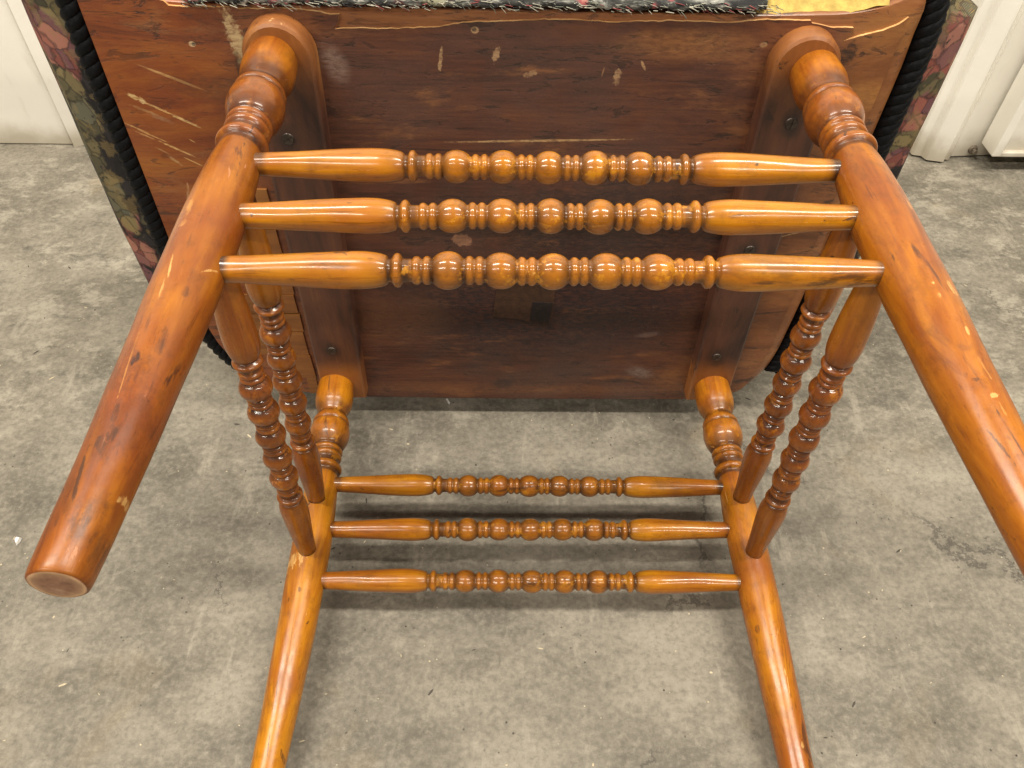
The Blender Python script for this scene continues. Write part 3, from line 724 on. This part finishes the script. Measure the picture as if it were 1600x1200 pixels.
LEG_MARKS = {
 'FL': [(*c, *r) for c, r in [((-0.008, 0.2221), (0.0035, 0.01, 0.1, 'l', 0.9, 0.35, 0.2)), ((-0.0079, 0.2388), (0.004, 0.004, 0, 'l', 0.9, 0.35, 0.2)), ((-0.0057, 0.2758), (0.0012, 0.012, 0.1, 'p', 0.8, 0.35, 0.2)), ((-0.0061, 0.2923), (0.0015, 0.012, 0.05, 'p', 0.8, 0.35, 0.2)), ((0.0133, 0.2709), (0.001, 0.006, -0.6, 'p', 0.9, 0.35, 0.2)), ((0.0062, 0.2927), (0.003, 0.004, 0, 'd', 0.7, 0.35, 0.2)), ((0.003, 0.326), (0.003, 0.006, 0, 'd', 0.6, 0.35, 0.2)), ((0.0033, 0.3318), (0.004, 0.005, 0, 'd', 0.6, 0.35, 0.2)), ((-0.0075, 0.3756), (0.003, 0.005, 0, 'd', 0.7, 0.35, 0.2)), ((-0.0057, 0.3878), (0.005, 0.004, 0, 'd', 0.7, 0.35, 0.2)), ((-0.0087, 0.3957), (0.005, 0.006, 0.4, 'd', 0.7, 0.35, 0.2)), ((0.0098, 0.3845), (0.0006, 0.008, -0.35, 'p', 0.8, 0.35, 0.2)), ((-0.0148, 0.409), (0.002, 0.012, 0.1, 'd', 0.8, 0.35, 0.2)), ((-0.016, 0.4215), (0.007, 0.007, 0.3, 'd', 0.55, 0.6, 0.5)), ((-0.0037, 0.4267), (0.006, 0.008, -0.3, 'd', 0.5, 0.6, 0.5)), ((-0.0065, 0.4374), (0.009, 0.006, 0.3, 'd', 0.55, 0.6, 0.5)), ((-0.018, 0.4341), (0.0015, 0.002, 0, 'd', 0.95, 0.35, 0.2)), ((0.0032, 0.416), (0.0012, 0.004, -0.3, 'p', 0.8, 0.35, 0.2)), ((-0.0094, 0.3469), (0.0008, 0.03, 0.02, 'l', 0.7, 0.35, 0.2)), ((0.0005, 0.444), (0.006, 0.006, 0, 'd', 0.45, 0.6, 0.5))]], 'FR': [(*c, *r) for c, r in [((0.0065, 0.2863), (0.004, 0.007, 0.2, 'p', 0.8, 0.35, 0.2)), ((-0.0046, 0.293), (0.0015, 0.002, 0, 'p', 0.8, 0.35, 0.2)), ((-0.005, 0.2837), (0.0015, 0.0015, 0, 'p', 0.8, 0.35, 0.2)), ((0.0041, 0.1893), (0.0012, 0.008, -0.2, 'l', 0.9, 0.35, 0.2)), ((0.0044, 0.2137), (0.003, 0.005, 0, 'l', 0.9, 0.35, 0.2)), ((0.0082, 0.2403), (0.0012, 0.01, 0.4, 'd', 0.6, 0.35, 0.2)), ((0.0032, 0.3184), (0.002, 0.004, 0, 'p', 0.8, 0.35, 0.2)), ((0.0036, 0.3603), (0.004, 0.002, 0.2, 'p', 0.8, 0.35, 0.2)), ((0.0041, 0.3422), (0.0012, 0.01, 0.2, 'l', 0.9, 0.35, 0.2)), ((-0.0026, 0.3501), (0.004, 0.001, 0, 'd', 0.7, 0.35, 0.2)), ((-0.0022, 0.3882), (0.0015, 0.01, 0.3, 'd', 0.7, 0.35, 0.2)), ((0.0045, 0.3841), (0.001, 0.012, 0.2, 'd', 0.7, 0.35, 0.2)), ((0.005, 0.369), (0.0012, 0.006, 0.2, 'l', 0.9, 0.35, 0.2)), ((0.0189, 0.1582), (0.002, 0.002, 0, 'd', 0.6, 0.35, 0.2))]],
 'RL': [(*c, *r) for c, r in [((-0.0104, 0.2445), (0.0048, 0.0065, 0.1, 'p', 1.0, 0.45, 0.2)), ((-0.003, 0.2421), (0.003, 0.0085, 0.15, 'p', 1.0, 0.45, 0.2)), ((-0.0172, 0.2466), (0.0012, 0.01, 0.1, 'p', 1.0, 0.4, 0.2)), ((0.0052, 0.2387), (0.0008, 0.008, -0.35, 'p', 0.9, 0.3, 0.2)), ((0.0016, 0.2752), (0.004, 0.002, 0, 'd', 0.7, 0.35, 0.2)), ((-0.0149, 0.2929), (0.0006, 0.01, 0.05, 'p', 0.7, 0.35, 0.2)), ((-0.0084, 0.2844), (0.001, 0.002, 0, 'd', 0.8, 0.35, 0.2)), ((-0.0052, 0.3745), (0.0008, 0.012, 0.05, 'd', 0.75, 0.35, 0.2)), ((-0.0057, 0.4094), (0.001, 0.008, 0.05, 'd', 0.85, 0.35, 0.2)), ((-0.0051, 0.363), (0.0006, 0.008, 0.0, 'd', 0.8, 0.35, 0.2)), ((0.0065, 0.4194), (0.002, 0.004, 0.3, 'd', 0.7, 0.35, 0.2)), ((0.0003, 0.3132), (0.0006, 0.02, 0.02, 'd', 0.6, 0.35, 0.2))]], 'RR': [(*c, *r) for c, r in [((0.016, 0.3501), (0.0018, 0.005, 0, 'p', 0.9, 0.35, 0.2)), ((0.0168, 0.3619), (0.001, 0.01, -0.05, 'p', 0.9, 0.35, 0.2)), ((0.0197, 0.411), (0.0022, 0.004, 0, 'p', 0.9, 0.45, 0.2)), ((0.0077, 0.4083), (0.003, 0.005, 0, 'l', 0.7, 0.35, 0.2)), ((-0.0012, 0.3086), (0.003, 0.003, 0, 'd', 0.7, 0.35, 0.2)), ((0.0191, 0.3181), (0.0012, 0.012, -0.1, 'd', 0.6, 0.35, 0.2)), ((0.0203, 0.336), (0.001, 0.01, -0.1, 'd', 0.6, 0.35, 0.2)), ((0.0024, 0.2273), (0.0008, 0.01, 0, 'l', 0.6, 0.35, 0.2))]]}
LEG_MARKS = {k: [(m[0], m[1], m[2] * ({'d': .50, 'p': .50, 'l': .55}[m[5]] if m[6] < 1 else .95), m[3] * ((1.15 if m[5] == 'd' else .7) if m[6] < 1 else 1), m[4], {'p': PALE, 'd': DARK, 'l': LIGHT}[m[5]], m[6] * (1.0 if m[5] == 'd' else .9), *m[7:]) for m in v] for k, v in LEG_MARKS.items()}
QS = {'FL': 1.085, 'FR': 1.085, 'RL': 1.055, 'RR': 1.055}
for i, n in enumerate(LEGS):
    sc_ = LEGS[n][2]
    x0, y0 = lc(n, 0)
    # local frame: x -> world x, y -> world z, z -> world -y
    def cen(s, n=n, x0=x0, y0=y0): x, y = lc(n, s); return (x - x0, y - y0)
    bm = lathe(SS, lambda s, k=sc_, q=QS[n]: pchip(LEGTAB, s / q if s < .13 * q else .13 + (s - .13 * q) * (.4572 - .13) / (.4572 - .13 * q)) * (k + (1 - k) * smooth01((s - .125) / .04)), cen, lambda s, q=QS[n]: .75 * smooth01((.131 * q - s) / .004) * smooth01((s - .050) / .01), 44, i + 1, True, .0003)
    o = link('leg', bm, [m_varnish('varnished_leg', LEG_MARKS[n]), ME], chair, sharp=1.2)
    o.matrix_world = Matrix.Translation((x0, 0, y0 + .279)) @ Matrix(((1, 0, 0), (0, 0, -1), (0, 1, 0))).to_4x4()
    o.color = TINT[n]

# bobbin turned stretchers
def bobbin(L, k=1.0, seed=0):
    rn = random.Random(seed)
    J = {b: (rn.uniform(-.0004, .0004), rn.uniform(.965, 1.035)) for b in range(-3, 4)}
    def jit(s, c, b): return J[int(round(b / .031)) * (1 if s >= c else -1)]
    c = L / 2; u = L / .400
    def r(s):
        x = abs(s - c) / u
        v = .0071
        if x < .0975:
            for b in (0, .031, .062): q_ = jit(s, c, b); v = max(v, ell(x, b + q_[0], .0103, .0035, .0114 * q_[1]))
            for m_ in (.0155, .0465): 
                for dx in (-.0030, .0030): v = max(v, ell(x, m_ + dx, .0025, .0066, .0088))
            for m_ in (.0745, .0807): v = max(v, ell(x, m_, .0026, .0066, .0088))
            if x > .0845: v = max(v, .0072)
            v = max(v, ell(x, .0920, .0030, .0068, .0106))
            if x > .0885 and x < .0955: v = max(v, .0080)
        else:
            t_ = (x - .0975) / .020
            if t_ < 1: v = .0078 + (.0117 - .0078) * math.sqrt(max(0, 1 - (1 - t_) ** 2))
            else:
                q = (x - .1175) / (.2 - .1175)
                v = .0117 - (.0117 - .0079) * (smooth01(q) * .55 + q * .45)
        return v * k
    S = []
    s = 0.0
    while s < L:
        S.append(s); s += .0007 * u if abs(s - c) < .115 * u else .004
    S.append(L)
    return S, r, (lambda s: smooth01((.1015 * u - abs(s - c)) / (.006 * u)))
def stretcher(p0, p1, seed, tint, k=1.0):
    p0, p1 = Vector(p0), Vector(p1); L = (p1 - p0).length
    S, r, tu = bobbin(L, k, seed)
    bm = lathe(S, r, lambda s: (0, 0), tu, 36, seed, False, .0003, .0125)
    o = link('stretcher', bm, MV, chair, sharp=1.2)
    o.matrix_world = frame(p0, p1); o.color = tint
def shrink(a, b, r):
    d = (b - a).normalized(); return a + d * r, b - d * r
for k, (za, zb) in enumerate(((.1550, .1550), (.2084, .2051), (.2577, .2565))):
    a, b = shrink(lw('FL', za), lw('FR', zb), .012); stretcher(a, b, 11 + k, (1.22, 1.24, .86, 1))
for k, (za, zb) in enumerate(((.1494, .1502), (.2018, .1997), (.2571, .2565))):
    a, b = shrink(lw('RL', za), lw('RR', zb), .012); stretcher(a, b, 21 + k, (1.18, 1.18, .82, .9), 1.03)
for k, (f, r_, zf, zr, dx) in enumerate((('FL', 'RL', .1740, .1750, .006), ('FL', 'RL', .2274, .2330, .0), ('FR', 'RR', .1758, .1710, -.002), ('FR', 'RR', .2274, .2325, .0))):
    a, b = lw(f, zf), lw(r_, zr); a.x += dx; a, b = shrink(a, b, .010)
    stretcher(a, b, 31 + k, (.90, .75, .80, .6), 1.10)

# ---------------------------------------------------------------- seat upholstery
MT = m_tapestry()
def overhang(p):
    if p.x < 0 and p.y > .06: return .072 * smooth01((p.y - .075) / .085)
    if p.x > 0 and p.y > .06: return .066 * smooth01((p.y - .075) / .075)
    return 0.0
def top_drop(p): return .004 if p.y > .49 and abs(p.x) < .31 else 0
cush = [p.copy() for p in OUTD]
bm = bmesh.new(); rings = []
for (q, y) in ((-.10, .0265), (.12, .020), (.45, .022), (.80, .032), (1.0, .052), (1.0, .085), (.85, .115), (.5, .135), (.0, .148), (-.6, .155)):
    ring = []
    for p, n in zip(OUTD, NRM):
        d = overhang(p)
        if p.y > .49:                                            # front: rolled only a little over the board
            d = .018 + .054 * smooth01((abs(p.x) - .27) / .07)
            nn = Vector((n.x, n.y)) * d * q
        else: nn = n * (d * q if d > .002 else .006 * (q - .6))
        pu = .0025 * noise.noise(Vector((p.x * 13, p.y * 13, y * 20)))
        ring.append(bm.verts.new((p.x + nn.x + n.x * pu, y, p.y + nn.y + n.y * pu)))
    rings.append(ring)
for a, b in zip(rings, rings[1:]):
    for k in range(N): bm.faces.new((a[k], a[(k + 1) % N], b[(k + 1) % N], b[k]))
bm.faces.new(rings[0]); bm.faces.new(rings[-1])
link('seat_cushion', bm, MT, chair)

# twisted black welt cord round the two sides
MC = m_simple('black_cord', (.0065, .007, .009), .5, .6, 260, .5)
def rope(name, pts, R=.0058, r=.0062, pitch=.030, strands=3):
    P = [Vector(p) for p in pts]
    for _ in range(2): P = [P[0]] + [(P[i - 1] + 2 * P[i] + P[i + 1]) / 4 for i in range(1, len(P) - 1)] + [P[-1]]
    cum = [0]
    for a, b in zip(P, P[1:]): cum.append(cum[-1] + (b - a).length)
    T = cum[-1]; n = int(T / .0022)
    bm = bmesh.new()
    def at(s):
        s = max(0, min(T - 1e-6, s))
        i = max(j for j in range(len(cum)) if cum[j] <= s); i = min(i, len(P) - 2)
        d = (P[i + 1] - P[i]); t_ = (s - cum[i]) / d.length
        return P[i] + d * t_, d.normalized()
    base = [at(T * i / n) for i in range(n + 1)]
    for st in range(strands):
        prev = None
        for i, (c, d) in enumerate(base):
            u = Vector((0, 1, 0)); v = d.cross(u).normalized(); u = v.cross(d).normalized()
            ph = 2 * PI * (T * i / n / pitch + st / strands)
            o_ = c + (u * math.cos(ph) + v * math.sin(ph)) * R
            tang = (d + (-u * math.sin(ph) + v * math.cos(ph)) * R * 2 * PI / pitch).normalized()
            a = tang.cross(u).normalized() if abs(tang.dot(u)) < .95 else tang.cross(v).normalized(); b = tang.cross(a)
            ring = [bm.verts.new(o_ + (a * math.cos(2 * PI * k / 8) + b * math.sin(2 * PI * k / 8)) * r) for k in range(8)]
            if prev:
                for k in range(8): bm.faces.new((prev[k], prev[(k + 1) % 8], ring[(k + 1) % 8], ring[k]))
            prev = ring
    return link(name, bm, MC, chair)
def cord_path(sel, off=.0105, y=.0155):
    return [((p + n * off).x, y, (p + n * off).y) for p, n in zip(OUTD, NRM) if sel(p)]
lp = cord_path(lambda p: p.x < -.262 and p.y > .082 and p.y < .5495 and not (p.y > .495 and p.x > -.355))
rp = cord_path(lambda p: p.x > .245 and p.y > .078 and not (p.y > .49 and p.x < .296))
lp.sort(key=lambda a: -a[2] - (a[0] + .37) * .0 if a[0] < -.33 or a[2] > .08 else .0 - a[2] * .5 + 0)
def chain(pts):
    pts = list(pts); cur = max(pts, key=lambda a: a[2]); out = [cur]; pts.remove(cur)
    while pts:
        nx = min(pts, key=lambda a: (Vector(a) - Vector(cur)).length); pts.remove(nx); out.append(nx); cur = nx
    return out
rope('welt_cord', chain(lp)); rope('welt_cord', chain(rp))

# torn lining along the front edge, and foam showing at the corner
ML = m_lining()
bm = bmesh.new(); prev = None
n = 260
for i in range(n + 1):
    x = -.285 + (.176 + .285) * i / n
    row = []
    e = noise.noise(Vector((x * 60, 0, 0))) * .0022 + noise.noise(Vector((x * 190, 4, 0))) * .0014
    cap = smooth01(i / 6) * smooth01((n - i) / 6)
    for j, (y, z, amp) in enumerate(((.016, .5050, 0), (.0015, .5062 + e * .7, .2), (-.0022, .5078 + e * 1.3 , .8), (-.0015, .5115, 1), (.004, .5150, 1), (.014, .5180, .6), (.03, .5185, .2))):
        q = noise.noise(Vector((x * 120, y * 300, z * 500))) * .0013 + noise.noise(Vector((x * 330, y * 300, z * 300))) * .0008
        row.append(bm.verts.new((x, y + q * amp + (1 - cap) * .006, z + q * amp * .8)))
    if prev:
        for j in range(len(row) - 1): bm.faces.new((prev[j], row[j], row[j + 1], prev[j + 1]))
    prev = row
lining = link('torn_lining', bm, ML, chair)
bm = bmesh.new(); rn = random.Random(11)
for i in range(520):
    x = rn.uniform(-.285, .182); L = rn.uniform(.002, .009); a = rn.gauss(0, .7); droop = rn.uniform(.0, .0022)
    y0, z0 = rn.uniform(-.0035, .0005), rn.uniform(.5058, .5125)
    w_ = rn.uniform(.00018, .00045); mi = rn.choice((0, 0, 0, 1, 1, 2, 3, 3))
    pr = None
    for k in range(4):
        t_ = k / 3
        c = Vector((x + L * t_ * math.cos(a), y0 - .0012 * math.sin(t_ * 2.5), z0 + L * t_ * math.sin(a) * .4 - droop * t_ * t_))
        rg = [bm.verts.new(c + Vector((0, w_ * math.cos(q), w_ * math.sin(q)))) for q in (0, 2.1, 4.2)]
        if pr:
            for j in range(3):
                f = bm.faces.new((pr[j], pr[(j + 1) % 3], rg[(j + 1) % 3], rg[j])); f.material_index = mi
        pr = rg
tag(link('frayed_threads', bm, [m_simple('cream_thread', (.62, .60, .50), .9), m_simple('black_thread', (.015, .015, .017), .9), m_simple('rose_thread', (.40, .10, .10), .9), m_simple('grey_green_thread', (.25, .27, .22), .9)], chair), kind='stuff')
MF = m_simple('yellow_foam', (.60, .42, .11), .9, .38, 120, 1.0)
bm = bmesh.new(); prev = None
n = 60
for i in range(n + 1):
    u = i / n; x = .150 + .122 * u
    h = .5025 + .010 * smooth01((u - .62) / .38) 
    row = []
    for j in range(10):
        v = j / 9
        y = .0030 + .050 * v; z = h - .001 + .022 * math.sin(PI * min(1, v * .8)) * smooth01(u / .3)
        q = noise.noise(Vector((x * 90, y * 90, 2))) * .0016
        row.append(bm.verts.new((x, y, z + q)))
    if prev:
        for j in range(9): bm.faces.new((prev[j], row[j], row[j + 1], prev[j + 1]))
    prev = row
link('foam_padding', bm, MF, chair)

# the backrest lies on the floor behind the seat
bm = bmesh.new(); box(bm, -.25, .25, .150, .560, .012, .085, .03)
for v in bm.verts: v.co.z += .006 * noise.noise(v.co * 9)
link('backrest', bm, MT, chair)
for x in (-.262, .262):
    bm = lathe([i * .01 for i in range(42)] , lambda s: .013, lambda s: (0, 0), lambda s: .3, 20, 5)
    o = link('back_post', bm, MV, chair); o.matrix_world = frame(Vector((x, .148, .040)), Vector((x, .58, .030)))

# ---------------------------------------------------------------- litter on the floor
MCH = m_simple('white_paint_flake', (.82, .80, .75), .7, .1, 120, .2)
def flake(c, r, seed, h=.003):
    bm = bmesh.new(); k = 9; rn = random.Random(seed)
    rad = [r * rn.uniform(.55, 1.15) for _ in range(k)]
    lo = [bm.verts.new((rad[i] * math.cos(2 * PI * i / k), rad[i] * 1.2 * math.sin(2 * PI * i / k), 0)) for i in range(k)]
    hi = [bm.verts.new((v.co.x * .7, v.co.y * .7, h * rn.uniform(.6, 1.2))) for v in lo]
    bm.faces.new(hi); bm.faces.new(lo)
    for i in range(k): bm.faces.new((lo[i], lo[(i + 1) % k], hi[(i + 1) % k], hi[i]))
    return bm
o = link('paint_flake', flake(0, .0048, 3), MCH, smooth=False); o.location = (-0.5667, -0.1865, 0.0005)
tag(o, 'small white paint flake on the floor beside the foot of the raised leg', 'paint flake')
o = link('paint_flake', flake(0, .0030, 8, .002), MCH, smooth=False); o.location = (-0.1004, 0.0199, 0.0005); o.scale = (.6, 1.8, 1); o.rotation_euler = (0, 0, .5)
tag(o, 'pale splinter on the concrete just below the rear edge of the seat', 'splinter')
bm = bmesh.new(); rn = random.Random(5)
for i in range(420):
    x, y = rn.uniform(-.75, .75), rn.uniform(-.5, .5)
    r = rn.choice((.0004, .0006, .0008, .0011)); a = rn.uniform(0, PI)
    ex = rn.choice((1, 1, 1.6, 4))
    pts = []
    for k in range(5):
        t_ = 2 * PI * k / 5; px_, py_ = r * ex * math.cos(t_), r * math.sin(t_)
        pts.append((x + px_ * math.cos(a) - py_ * math.sin(a), y + px_ * math.sin(a) + py_ * math.cos(a)))
    top = bm.verts.new((x, y, r * 1.1)); lo = [bm.verts.new((p[0], p[1], .0002)) for p in pts]
    mi = 0 if rn.random() < .55 else 1
    for k in range(5):
        f = bm.faces.new((lo[k], lo[(k + 1) % 5], top)); f.material_index = mi
tag(link('debris', bm, [m_simple('pale_crumbs', (.62, .52, .36), .8), m_simple('dark_crumbs', (.06, .05, .04), .8)]), kind='stuff')
